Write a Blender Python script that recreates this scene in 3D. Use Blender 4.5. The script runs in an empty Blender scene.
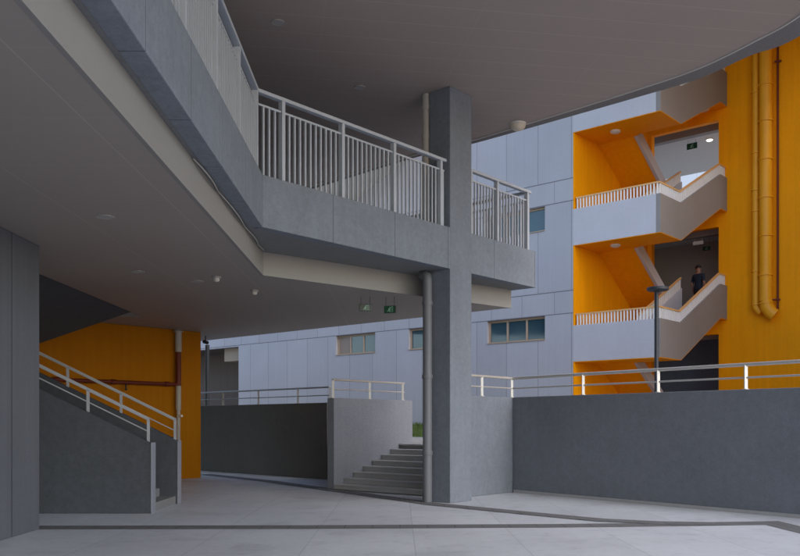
import bpy, bmesh, math, random
from mathutils import Vector, Matrix
random.seed(7)
S = bpy.context.scene
COL = S.collection
R_ = math.radians

# ------------------------------------------------------------------ survey
# The picture was taken 1.5 m above the paving with a level, shifted lens.
# These helpers turn survey readings (800 px wide) into metres on real planes.
FL, HZ, EYE = 850.0, 423.5, 1.5
DR = Vector((0.660, 0.7513))          # main diagonal of the plan, going back and right
DL = Vector((-0.7513, 0.660))         # the other diagonal, going back and left

def gp(u, v, z=0.0):
    y = (EYE - z) * FL / (v - HZ)
    return Vector(((u - 400) / FL * y, y))

def onp(u, p, d):
    c = (u - 400) / FL
    t = (c * p[1] - p[0]) / (d[0] - c * d[1])
    return t

def zat(v, y):
    return EYE + (HZ - v) * y / FL

# ------------------------------------------------------------------ materials
def nd(nt, t, **kw):
    n = nt.nodes.new(t)
    for k, v in kw.items():
        setattr(n, k, v)
    return n

def mth(nt, op, a, b=None, clamp=False):
    n = nt.nodes.new('ShaderNodeMath'); n.operation = op; n.use_clamp = clamp
    for i, x in enumerate((a, b)):
        if x is None: continue
        if isinstance(x, (int, float)): n.inputs[i].default_value = x
        else: nt.links.new(x, n.inputs[i])
    return n.outputs[0]

def line_mask(nt, coord, period, offset, width):
    """1 on a joint line of the given width repeated at the period."""
    s = mth(nt, 'ADD', coord, -offset + period * 0.5 + period * 200)
    m = mth(nt, 'MODULO', s, period)
    d = mth(nt, 'ABSOLUTE', mth(nt, 'ADD', m, -period * 0.5))
    return mth(nt, 'LESS_THAN', d, width * 0.5)

def mat(name, col, rough=0.8, var=0.12, scale=1.5, fine=18.0, finevar=0.08, bump=0.15, streak=0.0,
        joints=(), rot=0.0, jdark=0.45, special=None, metal=0.0, spec=0.35, coat=0.0, grain=0.0):
    m = bpy.data.materials.new(name); m.use_nodes = True
    nt = m.node_tree; nt.nodes.clear()
    out = nd(nt, 'ShaderNodeOutputMaterial'); b = nd(nt, 'ShaderNodeBsdfPrincipled')
    nt.links.new(b.outputs[0], out.inputs[0])
    b.inputs['Roughness'].default_value = rough
    b.inputs['Metallic'].default_value = metal
    b.inputs['Specular IOR Level'].default_value = spec
    b.inputs['Coat Weight'].default_value = coat
    tc = nd(nt, 'ShaderNodeTexCoord')
    co = tc.outputs['Object']
    n1 = nd(nt, 'ShaderNodeTexNoise'); n1.inputs['Scale'].default_value = scale; n1.inputs['Detail'].default_value = 5; n1.inputs['Roughness'].default_value = 0.6
    nt.links.new(co, n1.inputs['Vector'])
    n2 = nd(nt, 'ShaderNodeTexNoise'); n2.inputs['Scale'].default_value = fine; n2.inputs['Detail'].default_value = 4; n2.inputs['Roughness'].default_value = 0.7
    nt.links.new(co, n2.inputs['Vector'])
    f = mth(nt, 'ADD', mth(nt, 'MULTIPLY', mth(nt, 'ADD', n1.outputs[0], -0.5), 2.6 * var),
            mth(nt, 'MULTIPLY', mth(nt, 'ADD', n2.outputs[0], -0.5), 2.6 * finevar))
    if streak:
        mp = nd(nt, 'ShaderNodeMapping'); mp.inputs['Scale'].default_value = (5.0, 5.0, 0.22)
        nt.links.new(co, mp.inputs['Vector'])
        n3 = nd(nt, 'ShaderNodeTexNoise'); n3.inputs['Scale'].default_value = 1.6; n3.inputs['Detail'].default_value = 4
        nt.links.new(mp.outputs[0], n3.inputs['Vector'])
        f = mth(nt, 'ADD', f, mth(nt, 'MULTIPLY', mth(nt, 'ADD', n3.outputs[0], -0.5), 2.6 * streak))
    k = mth(nt, 'ADD', f, 1.0)
    hgt = mth(nt, 'ADD', mth(nt, 'MULTIPLY', n2.outputs[0], 0.6), mth(nt, 'MULTIPLY', n1.outputs[0], 0.6))
    if grain:
        n4 = nd(nt, 'ShaderNodeTexNoise'); n4.inputs['Scale'].default_value = 42; n4.inputs['Detail'].default_value = 3; n4.inputs['Roughness'].default_value = 0.75
        nt.links.new(co, n4.inputs['Vector'])
        k = mth(nt, 'ADD', k, mth(nt, 'MULTIPLY', mth(nt, 'ADD', n4.outputs[0], -0.5), grain * 1.9))
    sep = nd(nt, 'ShaderNodeSeparateXYZ')
    if rot:
        mp2 = nd(nt, 'ShaderNodeMapping'); mp2.inputs['Rotation'].default_value = (0, 0, rot)
        nt.links.new(co, mp2.inputs['Vector']); nt.links.new(mp2.outputs[0], sep.inputs[0])
    else:
        nt.links.new(co, sep.inputs[0])
    mask = None
    for (ax, per, off, w, *st) in joints:
        s_ = st[0] if st else 1.0
        lm = mth(nt, 'MULTIPLY', line_mask(nt, sep.outputs[ax], per, off, w), s_)
        mask = lm if mask is None else mth(nt, 'MAXIMUM', mask, lm)
    if special == 'facade':
        z = sep.outputs[2]; x = sep.outputs[0]
        inb = None
        for za, zb in ((6.02, 5.25), (9.83, 9.07), (13.64, 12.86)):
            q = mth(nt, 'MULTIPLY', mth(nt, 'LESS_THAN', z, za), mth(nt, 'GREATER_THAN', z, zb))
            inb = q if inb is None else mth(nt, 'ADD', inb, q)
            for zz in (za, zb):
                h = mth(nt, 'LESS_THAN', mth(nt, 'ABSOLUTE', mth(nt, 'ADD', z, -zz)), 0.017)
                mask = h if mask is None else mth(nt, 'MAXIMUM', mask, h)
        xs = mth(nt, 'ADD', x, mth(nt, 'MULTIPLY', inb, 0.66))
        mask = mth(nt, 'MAXIMUM', mask, mth(nt, 'MULTIPLY', line_mask(nt, xs, 1.32, 0.06, 0.026), 0.6))
        # every panel has its own slightly different cast
        cell = nd(nt, 'ShaderNodeTexWhiteNoise', noise_dimensions='2D')
        cmb = nd(nt, 'ShaderNodeCombineXYZ')
        nt.links.new(mth(nt, 'FLOOR', mth(nt, 'DIVIDE', mth(nt, 'ADD', xs, -0.06), 1.32)), cmb.inputs[0])
        nt.links.new(mth(nt, 'FLOOR', mth(nt, 'DIVIDE', mth(nt, 'ADD', z, -1.46), 3.81)), cmb.inputs[1])
        nt.links.new(cmb.outputs[0], cell.inputs['Vector'])
        k = mth(nt, 'ADD', k, mth(nt, 'MULTIPLY', mth(nt, 'ADD', cell.outputs[0], -0.5), 0.09))
    if special == 'slabs':
        cell = nd(nt, 'ShaderNodeTexWhiteNoise', noise_dimensions='2D'); cmb = nd(nt, 'ShaderNodeCombineXYZ')
        nt.links.new(mth(nt, 'FLOOR', mth(nt, 'DIVIDE', mth(nt, 'ADD', sep.outputs[0], -0.18), 1.33)), cmb.inputs[0])
        nt.links.new(mth(nt, 'FLOOR', mth(nt, 'DIVIDE', mth(nt, 'ADD', sep.outputs[1], -1.2), 2.66)), cmb.inputs[1])
        nt.links.new(cmb.outputs[0], cell.inputs['Vector'])
        k = mth(nt, 'ADD', k, mth(nt, 'MULTIPLY', mth(nt, 'ADD', cell.outputs[0], -0.5), 0.10))
        # dried water marks and small spots
        for sc, lo, st in ((0.8, 0.54, 1.1), (7.0, 0.60, 1.3), (2.3, 0.57, 1.0)):
            n5 = nd(nt, 'ShaderNodeTexNoise'); n5.inputs['Scale'].default_value = sc; n5.inputs['Detail'].default_value = 6; n5.inputs['Roughness'].default_value = 0.55
            nt.links.new(co, n5.inputs['Vector'])
            k = mth(nt, 'SUBTRACT', k, mth(nt, 'MULTIPLY', mth(nt, 'MAXIMUM', mth(nt, 'SUBTRACT', n5.outputs[0], lo), 0.0), st))
    if mask is not None:
        k = mth(nt, 'MULTIPLY', k, mth(nt, 'SUBTRACT', 1.0, mth(nt, 'MULTIPLY', mask, 1 - jdark)))
        hgt = mth(nt, 'SUBTRACT', hgt, mth(nt, 'MULTIPLY', mask, 1.5 * (1 - jdark)))
    vm = nd(nt, 'ShaderNodeVectorMath'); vm.operation = 'SCALE'
    vm.inputs[0].default_value = col
    nt.links.new(k, vm.inputs['Scale'])
    nt.links.new(vm.outputs[0], b.inputs['Base Color'])
    if bump:
        bp = nd(nt, 'ShaderNodeBump'); bp.inputs['Strength'].default_value = bump; bp.inputs['Distance'].default_value = 0.02
        nt.links.new(hgt, bp.inputs['Height']); nt.links.new(bp.outputs[0], b.inputs['Normal'])
    rr = mth(nt, 'ADD', mth(nt, 'MULTIPLY', mth(nt, 'ADD', n1.outputs[0], -0.5), 0.25), rough, clamp=True)
    nt.links.new(rr, b.inputs['Roughness'])
    return m

M = {}
M['facade'] = mat('facade_paint', (0.40, 0.40, 0.44), 0.7, 0.06, 0.9, 14, 0.05, 0.06, 0.05, special='facade', jdark=0.4)
M['tower'] = mat('tower_paint', (0.49, 0.485, 0.525), 0.7, 0.08, 0.9, 14, 0.07, 0.08, 0.02)
M['tower_shaded'] = mat('shaded_tower_paint', (0.25, 0.232, 0.222), 0.75, 0.08, 0.9, 14, 0.07, 0.08, 0.03, grain=0.1)  # tower side: shade and warm orange bounce put into the colour
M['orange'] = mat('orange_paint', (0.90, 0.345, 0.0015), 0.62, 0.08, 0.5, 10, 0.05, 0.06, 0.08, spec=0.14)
M['orange_shaded'] = mat('shaded_orange_paint', (0.40, 0.148, 0.0012), 0.65, 0.08, 0.7, 10, 0.05, 0.06, 0.10, spec=0.12)  # same orange paint, its colour darkened to stand for the shade
M['pipe_orange'] = mat('orange_pipe_paint', (0.80, 0.36, 0.012), 0.42, 0.05, 1.5, 10, 0.03, 0.03, 0.05)
M['fascia'] = mat('grey_plaster_panels', (0.183, 0.207, 0.243), 0.85, 0.17, 1.8, 10, 0.20, 0.25, 0.08, joints=((0, 1.5, 1.45, 0.016),), jdark=0.5, grain=0.25)
M['column'] = mat('grey_plaster', (0.178, 0.20, 0.236), 0.85, 0.15, 1.8, 10, 0.18, 0.25, 0.06, grain=0.25)
M['soffit'] = mat('grey_plaster_soffit', (0.20, 0.205, 0.21), 0.9, 0.12, 2.0, 14, 0.12, 0.2, grain=0.2)
M['leftwall'] = mat('grey_wall_render', (0.22, 0.23, 0.25), 0.85, 0.10, 1.5, 16, 0.09, 0.2, 0.10, grain=0.2)
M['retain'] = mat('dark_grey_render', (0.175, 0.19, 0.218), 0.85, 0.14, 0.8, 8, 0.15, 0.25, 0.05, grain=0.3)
M['retain_shaded'] = mat('shaded_grey_render', (0.115, 0.112, 0.112), 0.85, 0.14, 0.8, 8, 0.15, 0.25, 0.05, grain=0.3)  # the grey wall render again, with shade worked into its colour
M['stairwall'] = mat('grey_stipple_render', (0.235, 0.25, 0.288), 0.9, 0.09, 1.4, 24, 0.14, 0.45, 0.05, grain=0.35)
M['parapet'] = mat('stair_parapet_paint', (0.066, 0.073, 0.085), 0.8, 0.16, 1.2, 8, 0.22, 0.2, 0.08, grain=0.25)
M['step'] = mat('step_stone', (0.45, 0.445, 0.45), 0.75, 0.10, 3.0, 22, 0.10, 0.15, grain=0.3)
M['floor'] = mat('concrete_paving', (0.54, 0.565, 0.605), 0.5, 0.15, 0.45, 6, 0.10, 0.08, special='slabs', joints=((0, 1.33, 0.18, 0.014), (1, 2.66, 1.2, 0.012, 0.6)), jdark=0.78, grain=0.12)
M['strip'] = mat('dark_drain_paving', (0.15, 0.15, 0.155), 0.8, 0.18, 4.0, 25, 0.15, 0.3, joints=((0, 0.4, 0.0, 0.012),), grain=0.4)
M['kerbpale'] = mat('pale_skirting', (0.4, 0.4, 0.4), 0.8, 0.1, 3, 20, 0.1, 0.1)
M['ceil'] = mat('ceiling_panels', (0.35, 0.31, 0.282), 0.55, 0.04, 0.5, 8, 0.02, 0.03, joints=((0, 1.3, -2.62, 0.014), (1, 1.3, 0.5, 0.012, 0.5), (1, 0.325, 0.5, 0.006, 0.3)), jdark=1.22)
M['ceil_up'] = mat('upper_ceiling_panels', (0.385, 0.318, 0.285), 0.55, 0.05, 0.4, 8, 0.02, 0.03, rot=R_(-9), joints=((1, 0.6, 0.1, 0.016, 1.0), (0, 2.4, 0.9, 0.012, 0.5)), jdark=1.2)
M['beige'] = mat('ceiling_edge_trim', (0.26, 0.252, 0.24), 0.6, 0.04, 1.0, 10, 0.03, 0.03)
M['edge'] = mat('roof_edge_plaster', (0.20, 0.19, 0.19), 0.9, 0.12, 2.0, 16, 0.10, 0.2, grain=0.2)
M['trim'] = mat('pale_ceiling_bead', (0.55, 0.53, 0.51), 0.5, 0.03, 1, 8, 0.02, 0.0)
M['rail'] = mat('pale_rail_paint', (0.42, 0.455, 0.51), 0.45, 0.05, 3, 30, 0.03, 0.02, spec=0.5)
M['steel'] = mat('brushed_rail_steel', (0.62, 0.60, 0.57), 0.38, 0.05, 3, 40, 0.03, 0.02, metal=0.55, spec=0.5)
M['greyrail'] = mat('grey_rail_paint', (0.37, 0.38, 0.40), 0.5, 0.04, 3, 30, 0.03, 0.02)
M['white'] = mat('white_paint', (0.78, 0.77, 0.74), 0.6, 0.04, 2, 20, 0.03, 0.02)
M['handrail'] = mat('tan_handrail', (0.68, 0.40, 0.16), 0.5, 0.06, 3, 30, 0.04, 0.02)
M['pvc'] = mat('grey_pipe', (0.15, 0.158, 0.175), 0.5, 0.07, 2, 20, 0.04, 0.03, 0.05)
M['pvcpale'] = mat('pale_pipe', (0.42, 0.40, 0.37), 0.5, 0.06, 2, 20, 0.04, 0.03, 0.05)
M['redpipe'] = mat('dark_red_pipe', (0.13, 0.022, 0.012), 0.5, 0.08, 4, 20, 0.06, 0.03)
M['tanframe'] = mat('tan_window_frame', (0.40, 0.30, 0.22), 0.5, 0.04, 3, 20, 0.03, 0.02)
M['blind'] = mat('tan_blind_panel', (0.30, 0.24, 0.20), 0.6, 0.04, 3, 20, 0.03, 0.02, joints=((2, 0.06, 0, 0.012),), jdark=0.75)
M['glass'] = mat('window_glass', (0.03, 0.072, 0.095), 0.05, 0.05, 0.6, 3, 0.03, 0.0, joints=((2, 0.07, 0, 0.02),), jdark=0.8, spec=0.9)
M['recess'] = mat('brown_recess_wall', (0.13, 0.10, 0.085), 0.8, 0.10, 0.8, 10, 0.05, 0.05, joints=((0, 0.6, 0, 0.02),), jdark=0.7)
M['dark'] = mat('dark_metal', (0.028, 0.034, 0.044), 0.5, 0.08, 3, 30, 0.04, 0.02, spec=0.4)
M['steeldark'] = mat('dark_rail_steel', (0.33, 0.33, 0.34), 0.4, 0.06, 3, 40, 0.03, 0.02, metal=0.5, spec=0.5)  # darker tone of the rail steel
M['black'] = mat('black_rubber', (0.012, 0.012, 0.013), 0.6, 0.05, 3, 20, 0.03, 0.0)
M['pave'] = mat('terrace_paving', (0.36, 0.35, 0.33), 0.8, 0.10, 1, 10, 0.08, 0.1, joints=((0, 0.6, 0, 0.012), (1, 0.6, 0, 0.012)), jdark=0.65)
M['grass'] = mat('grass_blades', (0.085, 0.13, 0.025), 0.7, 0.25, 2, 20, 0.2, 0.0)
M['signgreen'] = mat('sign_green', (0.012, 0.075, 0.035), 0.4, 0.03, 2, 20, 0.02, 0.0)
M['signdark'] = mat('sign_dark_green', (0.03, 0.05, 0.043), 0.4, 0.03, 2, 20, 0.02, 0.0)
M['signpale'] = mat('sign_pale_green', (0.35, 0.62, 0.46), 0.5, 0.03, 2, 20, 0.02, 0.0)
M['shirt'] = mat('navy_shirt', (0.018, 0.024, 0.042), 0.9, 0.15, 6, 30, 0.1, 0.1)
M['trousers'] = mat('dark_trousers', (0.02, 0.02, 0.024), 0.9, 0.15, 6, 30, 0.1, 0.1)
M['skin'] = mat('skin', (0.33, 0.18, 0.12), 0.6, 0.06, 10, 40, 0.03, 0.0)
M['hair'] = mat('black_hair', (0.012, 0.010, 0.009), 0.6, 0.1, 20, 60, 0.1, 0.1)
M['farwall'] = mat('far_white_wall', (0.74, 0.76, 0.80), 0.7, 0.04, 0.6, 8, 0.03, 0.02, joints=((0, 1.4, 0.3, 0.03), (2, 3.3, 0.6, 0.05)), jdark=0.7)
M['facade_plain'] = mat('corridor_ceiling_paint', (0.55, 0.54, 0.52), 0.7, 0.05, 0.8, 8, 0.04, 0.04)
M['corridor'] = mat('corridor_wall', (0.36, 0.29, 0.22), 0.8, 0.06, 0.8, 8, 0.04, 0.04)
def emis(name, col, st):
    m = bpy.data.materials.new(name); m.use_nodes = True
    b = m.node_tree.nodes['Principled BSDF']
    b.inputs['Base Color'].default_value = (0.8, 0.8, 0.8, 1)
    b.inputs['Emission Color'].default_value = (*col, 1); b.inputs['Emission Strength'].default_value = st
    return m
M['lamp'] = emis('lit_lamp', (1, 0.93, 0.8), 1.2)
M['fitting'] = mat('lamp_fitting', (0.40, 0.385, 0.37), 0.5, 0.05, 8, 30, 0.04, 0.0)
M['diffuser'] = mat('lamp_diffuser', (0.62, 0.60, 0.56), 0.4, 0.03, 3, 20, 0.02, 0.0)

# ------------------------------------------------------------------ mesh tools
class MB:
    def __init__(s): s.v = []; s.f = []; s.mi = []
    def add(s, vs, fs, mi=0):
        o = len(s.v); s.v += [tuple(map(float, p)) for p in vs]
        for f in fs: s.f.append(tuple(o + i for i in f)); s.mi.append(mi)
        return s
    def box(s, x0, x1, y0, y1, z0, z1, mi=0):
        vs = [(x, y, z) for z in (z0, z1) for y in (y0, y1) for x in (x0, x1)]
        return s.add(vs, [(0, 2, 3, 1), (4, 5, 7, 6), (0, 1, 5, 4), (1, 3, 7, 5), (3, 2, 6, 7), (2, 0, 4, 6)], mi)
    def prism(s, poly, z0, z1, mi=0):
        """polygon in plan between two heights"""
        n = len(poly)
        a = sum(poly[i][0] * poly[(i + 1) % n][1] - poly[(i + 1) % n][0] * poly[i][1] for i in range(n))
        if a < 0: poly = poly[::-1]
        vs = [(p[0], p[1], z0) for p in poly] + [(p[0], p[1], z1) for p in poly]
        fs = [tuple(range(n - 1, -1, -1)), tuple(range(n, 2 * n))] + [(i, (i + 1) % n, n + (i + 1) % n, n + i) for i in range(n)]
        return s.add(vs, fs, mi)
    def slab(s, poly, x0, x1, axis='x', mi=0):
        """polygon of (p,z) extruded along x (p=y) or along y (p=x)"""
        n = len(poly)
        a = sum(poly[i][0] * poly[(i + 1) % n][1] - poly[(i + 1) % n][0] * poly[i][1] for i in range(n))
        if a < 0: poly = poly[::-1]
        if axis == 'x':
            vs = [(x0, p, z) for p, z in poly] + [(x1, p, z) for p, z in poly]
        else:
            vs = [(p, x1, z) for p, z in poly] + [(p, x0, z) for p, z in poly]
        fs = [tuple(range(n - 1, -1, -1)), tuple(range(n, 2 * n))] + [(i, (i + 1) % n, n + (i + 1) % n, n + i) for i in range(n)]
        return s.add(vs, fs, mi)
    def tube(s, pts, r, n=12, mi=0, caps=True):
        pts = [Vector(p) for p in pts]
        rs = r if isinstance(r, (list, tuple)) else [r] * len(pts)
        rings = []; up = None
        for i, p in enumerate(pts):
            if i == 0: t = pts[1] - p
            elif i == len(pts) - 1: t = p - pts[i - 1]
            else: t = (pts[i + 1] - p).normalized() + (p - pts[i - 1]).normalized()
            t.normalize()
            if up is None: up = Vector((0, 0, 1)) if abs(t.z) < 0.9 else Vector((1, 0, 0))
            a = t.cross(up).normalized(); b = a.cross(t).normalized(); up = b
            k = 1.0
            if 0 < i < len(pts) - 1:
                cs = (pts[i + 1] - p).normalized().dot((p - pts[i - 1]).normalized())
                k = 1 / max(0.5, math.sqrt((1 + cs) / 2))
                k = 1 + (k - 1) * 0.5
            rings.append([p + (a * math.cos(q) + b * math.sin(q)) * rs[i] * k for q in (2 * math.pi * j / n for j in range(n))])
        vs = [v for rg in rings for v in rg]; fs = []
        for i in range(len(rings) - 1):
            for j in range(n):
                j2 = (j + 1) % n
                fs.append((i * n + j, i * n + j2, (i + 1) * n + j2, (i + 1) * n + j))
        if caps: fs += [tuple(range(n - 1, -1, -1)), tuple((len(rings) - 1) * n + j for j in range(n))]
        return s.add(vs, fs, mi)
    def bar(s, a, b, w, h, mi=0):
        """rectangular bar from a to b: w across, h tall"""
        a, b = Vector(a), Vector(b); t = (b - a).normalized()
        x = t.cross(Vector((0, 0, 1)))
        x = x.normalized() if x.length > 1e-4 else Vector((1, 0, 0))
        y = x.cross(t).normalized()
        vs = [p + x * sx * w / 2 + y * sy * h / 2 for p in (a, b) for sy in (-1, 1) for sx in (-1, 1)]
        return s.add(vs, [(0, 2, 3, 1), (4, 5, 7, 6), (0, 1, 5, 4), (1, 3, 7, 5), (3, 2, 6, 7), (2, 0, 4, 6)], mi)
    def lathe(s, prof, c=(0, 0, 0), n=24, mi=0):
        vs = []; fs = []
        for r, z in prof:
            for j in range(n):
                q = 2 * math.pi * j / n
                vs.append((c[0] + max(r, 1e-4) * math.cos(q), c[1] + max(r, 1e-4) * math.sin(q), c[2] + z))
        for i in range(len(prof) - 1):
            for j in range(n):
                j2 = (j + 1) % n
                fs.append((i * n + j, i * n + j2, (i + 1) * n + j2, (i + 1) * n + j))
        fs += [tuple(range(n - 1, -1, -1)), tuple((len(prof) - 1) * n + j for j in range(n))]
        return s.add(vs, fs, mi)
    def grid(s, xs, zs, holes, y0, y1, mi=0):
        """wall in local x,z with rectangular holes, y0 back to y1 front; reveals included"""
        xs = sorted(set([round(x, 4) for x in xs] + [round(h[i], 4) for h in holes for i in (0, 1)]))
        zs = sorted(set([round(z, 4) for z in zs] + [round(h[i], 4) for h in holes for i in (2, 3)]))
        def solid(i, j):
            if i < 0 or j < 0 or i >= len(xs) - 1 or j >= len(zs) - 1: return False
            cx, cz = (xs[i] + xs[i + 1]) / 2, (zs[j] + zs[j + 1]) / 2
            return not any(h[0] < cx < h[1] and h[2] < cz < h[3] for h in holes)
        for i in range(len(xs) - 1):
            for j in range(len(zs) - 1):
                if not solid(i, j): continue
                a, b, c, d = xs[i], xs[i + 1], zs[j], zs[j + 1]
                s.add([(a, y1, c), (a, y1, d), (b, y1, d), (b, y1, c)], [(0, 1, 2, 3)] if y1 > y0 else [(3, 2, 1, 0)], mi)
                s.add([(a, y0, c), (b, y0, c), (b, y0, d), (a, y0, d)], [(0, 1, 2, 3)] if y1 > y0 else [(3, 2, 1, 0)], mi)
                if not solid(i - 1, j): s.add([(a, y0, c), (a, y0, d), (a, y1, d), (a, y1, c)], [(0, 1, 2, 3)], mi)
                if not solid(i + 1, j): s.add([(b, y0, c), (b, y1, c), (b, y1, d), (b, y0, d)], [(0, 1, 2, 3)], mi)
                if not solid(i, j - 1): s.add([(a, y0, c), (a, y1, c), (b, y1, c), (b, y0, c)], [(0, 1, 2, 3)], mi)
                if not solid(i, j + 1): s.add([(a, y0, d), (b, y0, d), (b, y1, d), (a, y1, d)], [(0, 1, 2, 3)], mi)
        return s
    def build(s, name, m, parent=None, fr=None, bevel=0.0, smooth=False, clean=True):
        me = bpy.data.meshes.new(name); me.from_pydata(s.v, [], s.f)
        ms = m if isinstance(m, (list, tuple)) else [m]
        for x in ms: me.materials.append(x)
        me.polygons.foreach_set('material_index', s.mi)
        bm = bmesh.new(); bm.from_mesh(me)
        if clean: bmesh.ops.remove_doubles(bm, verts=bm.verts, dist=1e-5)
        bmesh.ops.recalc_face_normals(bm, faces=bm.faces)
        bm.to_mesh(me); bm.free()
        if smooth:
            me.polygons.foreach_set('use_smooth', [True] * len(me.polygons))
            try: me.set_sharp_from_angle(angle=R_(40))
            except Exception: pass
        o = bpy.data.objects.new(name, me); COL.objects.link(o)
        o.matrix_world = fr if fr is not None else Matrix.Identity(4)
        if parent is not None:
            w = o.matrix_world.copy()
            o.parent = parent
            o.matrix_basis = PW[parent.name].inverted() @ w
        PW[o.name] = (fr.copy() if fr is not None else Matrix.Identity(4))
        if bevel:
            b = o.modifiers.new('edge', 'BEVEL'); b.width = bevel; b.segments = 2; b.limit_method = 'ANGLE'; b.angle_limit = R_(40)
        return o
PW = {}

def frame(p, d, z=0.0):
    """local x along plan direction d, y to its left, z up"""
    d = Vector((d[0], d[1])).normalized()
    return Matrix(((d.x, -d.y, 0, p[0]), (d.y, d.x, 0, p[1]), (0, 0, 1, z), (0, 0, 0, 1)))

def thing(name, label, cat, loc=(0, 0, 0), group=None):
    o = bpy.data.objects.new(name, None); COL.objects.link(o)
    o.location = loc; o.empty_display_size = 0.3
    PW[o.name] = Matrix.Translation(Vector(loc))
    return tag(o, label, cat, group)

def tag(o, label, cat, group=None):
    o['label'] = label; o['category'] = cat
    if group: o['group'] = group
    return o

def struct(o, kind='structure'):
    o['kind'] = kind; return o

def P3(p, z): return (p[0], p[1], z)

# ------------------------------------------------------------------ key plan points
COLC = gp(450, 503.3)                                # near corner of the column
FT, FB, RT = 5.19, 4.41, 6.48                        # fascia top, fascia bottom, handrail top
C1 = COLC + DR * onp(262.7, COLC, DR)                # inner corner of the walkway
C2 = COLC + DR * onp(535.6, COLC, DR)                # far end of the walkway
ZC = 4.02                                            # underside of the lower ceiling
ZU = 7.85                                            # underside of the upper ceiling
def cz(u, v, z): 
    y = (z - EYE) * FL / (HZ - v); return Vector(((u - 400) / FL * y, y))
B1 = cz(260.4, 275.2, ZC)                            # corner of the ceiling edge trim
B2 = cz(508.3, 307.9, ZC)                            # its far end
TZ = 1.0                                             # terrace level
WT = 2.07                                            # top of the retaining walls
K = gp(512.5, 492.4)                                 # inside corner of the right retaining wall
K2 = gp(800, 518.5)
DW = (K2 - K).normalized()
ST = (K - gp(480, 496)).normalized()                 # stub wall direction, back towards the corner
A1 = gp(201, 470.5); A2 = gp(327, 479.5)
DA = (A1 - A2).normalized()
SW = gp(334, 489.6)                                  # near corner of the step side wall
FAC = Vector((5.86, 28.8))                           # facade corner at the stair tower
print('COLC', COLC, 'C1', C1, 'C2', C2, 'B1', B1, 'B2', B2, 'K', K, K2, 'A', A1, A2, 'SW', SW)

# ------------------------------------------------------------------ ground
o = MB().box(-60, 60, -40, 90, -0.3, 0).build('floor', M['floor']); struct(o)

def strip(pts, w, name):
    """a flat paved band 4 mm above the floor along a polyline"""
    pts = [Vector(p) for p in pts]; L_, R2 = [], []
    for i, p in enumerate(pts):
        if i == 0: t = (pts[1] - p).normalized(); k = 1
        elif i == len(pts) - 1: t = (p - pts[i - 1]).normalized(); k = 1
        else:
            a = (p - pts[i - 1]).normalized(); b = (pts[i + 1] - p).normalized()
            t = (a + b).normalized(); k = 1 / max(0.4, t.dot(b))
        n = Vector((-t.y, t.x)) * w / 2 * k
        L_.append(p + n); R2.append(p - n)
    return L_, R2
mb = MB()
pa = [gp(-30, 527.5), gp(40, 527.7), gp(300, 527.3), gp(560, 526.0), gp(660, 524.9), gp(720, 524.0), gp(772, 523.2)]
pa += [pa[-1] + Vector((0.06, -1.2)), pa[-1] + Vector((0.2, -5)), pa[-1] + Vector((0.4, -14))]
l, r = strip(pa, 0.42, 'a')
for i in range(len(l) - 1):
    mb.add([P3(r[i], .004), P3(r[i + 1], .004), P3(l[i + 1], .004), P3(l[i], .004)], [(0, 1, 2, 3)])
struct(mb.build('drain_path', M['strip']))
mb = MB()
pb = [gp(205, 474.5), gp(265, 481.0), gp(330, 490.0), gp(435, 504.6), gp(545, 515.3), gp(600, 520.4), gp(660, 523.3), gp(716, 524.2)]
l, r = strip(pb, 0.40, 'b')
for i in range(len(l) - 1):
    mb.add([P3(r[i], .008), P3(r[i + 1], .008), P3(l[i + 1], .008), P3(l[i], .008)], [(0, 1, 2, 3)])
struct(mb.build('drip_path', M['strip']))

# terrace behind the retaining walls
SWE = SW + DR * 2.75
q_top = K + ST * 0.35
nA = Vector((DA.y, -DA.x)); nA = nA if nA.y > 0 else -nA
nW = Vector((-DW.y, DW.x)); nW = nW if nW.x + nW.y > 0 else -nW
A0 = A2 + DA * 26
KE = K + DW * 16
topS = SW + DR * 2.24                                # face of the top riser
import itertools
def isect(p, d, q, e):
    den = d[0] * e[1] - d[1] * e[0]
    t = ((q[0] - p[0]) * e[1] - (q[1] - p[1]) * e[0]) / den
    return Vector((p[0] + d[0] * t, p[1] + d[1] * t))
stubN = Vector((-ST.y, ST.x))                        # left of the stub: towards the steps
topR = isect(topS, DL, K + stubN * 0.22, ST)
ter = [A0 + nA * .1, A2 + nA * .1, SW + DL * 0.15, topS + DL * .1, topS, topR, K + nW * .1, KE + nW * .1, Vector((60, 3)), Vector((60, 88)), Vector((-58, 88)), Vector((-58, 60))]
o = MB().prism(ter, 0.01, TZ - 0.003).build('terrace_ground', M['pave'], fr=None); struct(o)

# ------------------------------------------------------------------ outdoor steps
t = thing('stone_steps', 'flight of grey stone steps rising beside the column', 'steps', P3(SW, 0))
rise, tread, n = TZ / 8, 0.32, 8
for i in range(n):
    a = SW + DR * (tread * i); b = SW + DR * (tread * (i + 1) + 0.0)
    if i == n - 1: b = a + DR * 0.34
    ar = isect(a, DL, K + stubN * 0.221, ST); br = isect(b, DL, K + stubN * 0.221, ST)
    z0, z1 = 0.011 if i == 0 else rise * i - 0.03, rise * (i + 1)
    mb = MB().prism([a, ar, br, b], z0, z1 - 0.035)
    # nosing slab stands 25 mm proud
    a2, ar2 = a - DR * 0.025, ar - DR * 0.025
    mb.prism([a2, ar2, br, b], z1 - 0.034, z1)
    mb.build('step', M['step'], t, bevel=0.006)

# ------------------------------------------------------------------ retaining walls
def wall_strip(name, label, p, q, n, th, z0, z1, m, ext=0):
    o = MB().prism([p, q, q + n * th, p + n * th], z0, z1).build(name, m, fr=None, bevel=0.012)
    return tag(o, label, 'wall')
wall_strip('retaining_wall', 'long dark retaining wall behind the paving, left of the stone steps', A2 - DA * 0.0, A0, nA, 0.25, 0, WT - .01, M['retain_shaded'])
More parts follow.
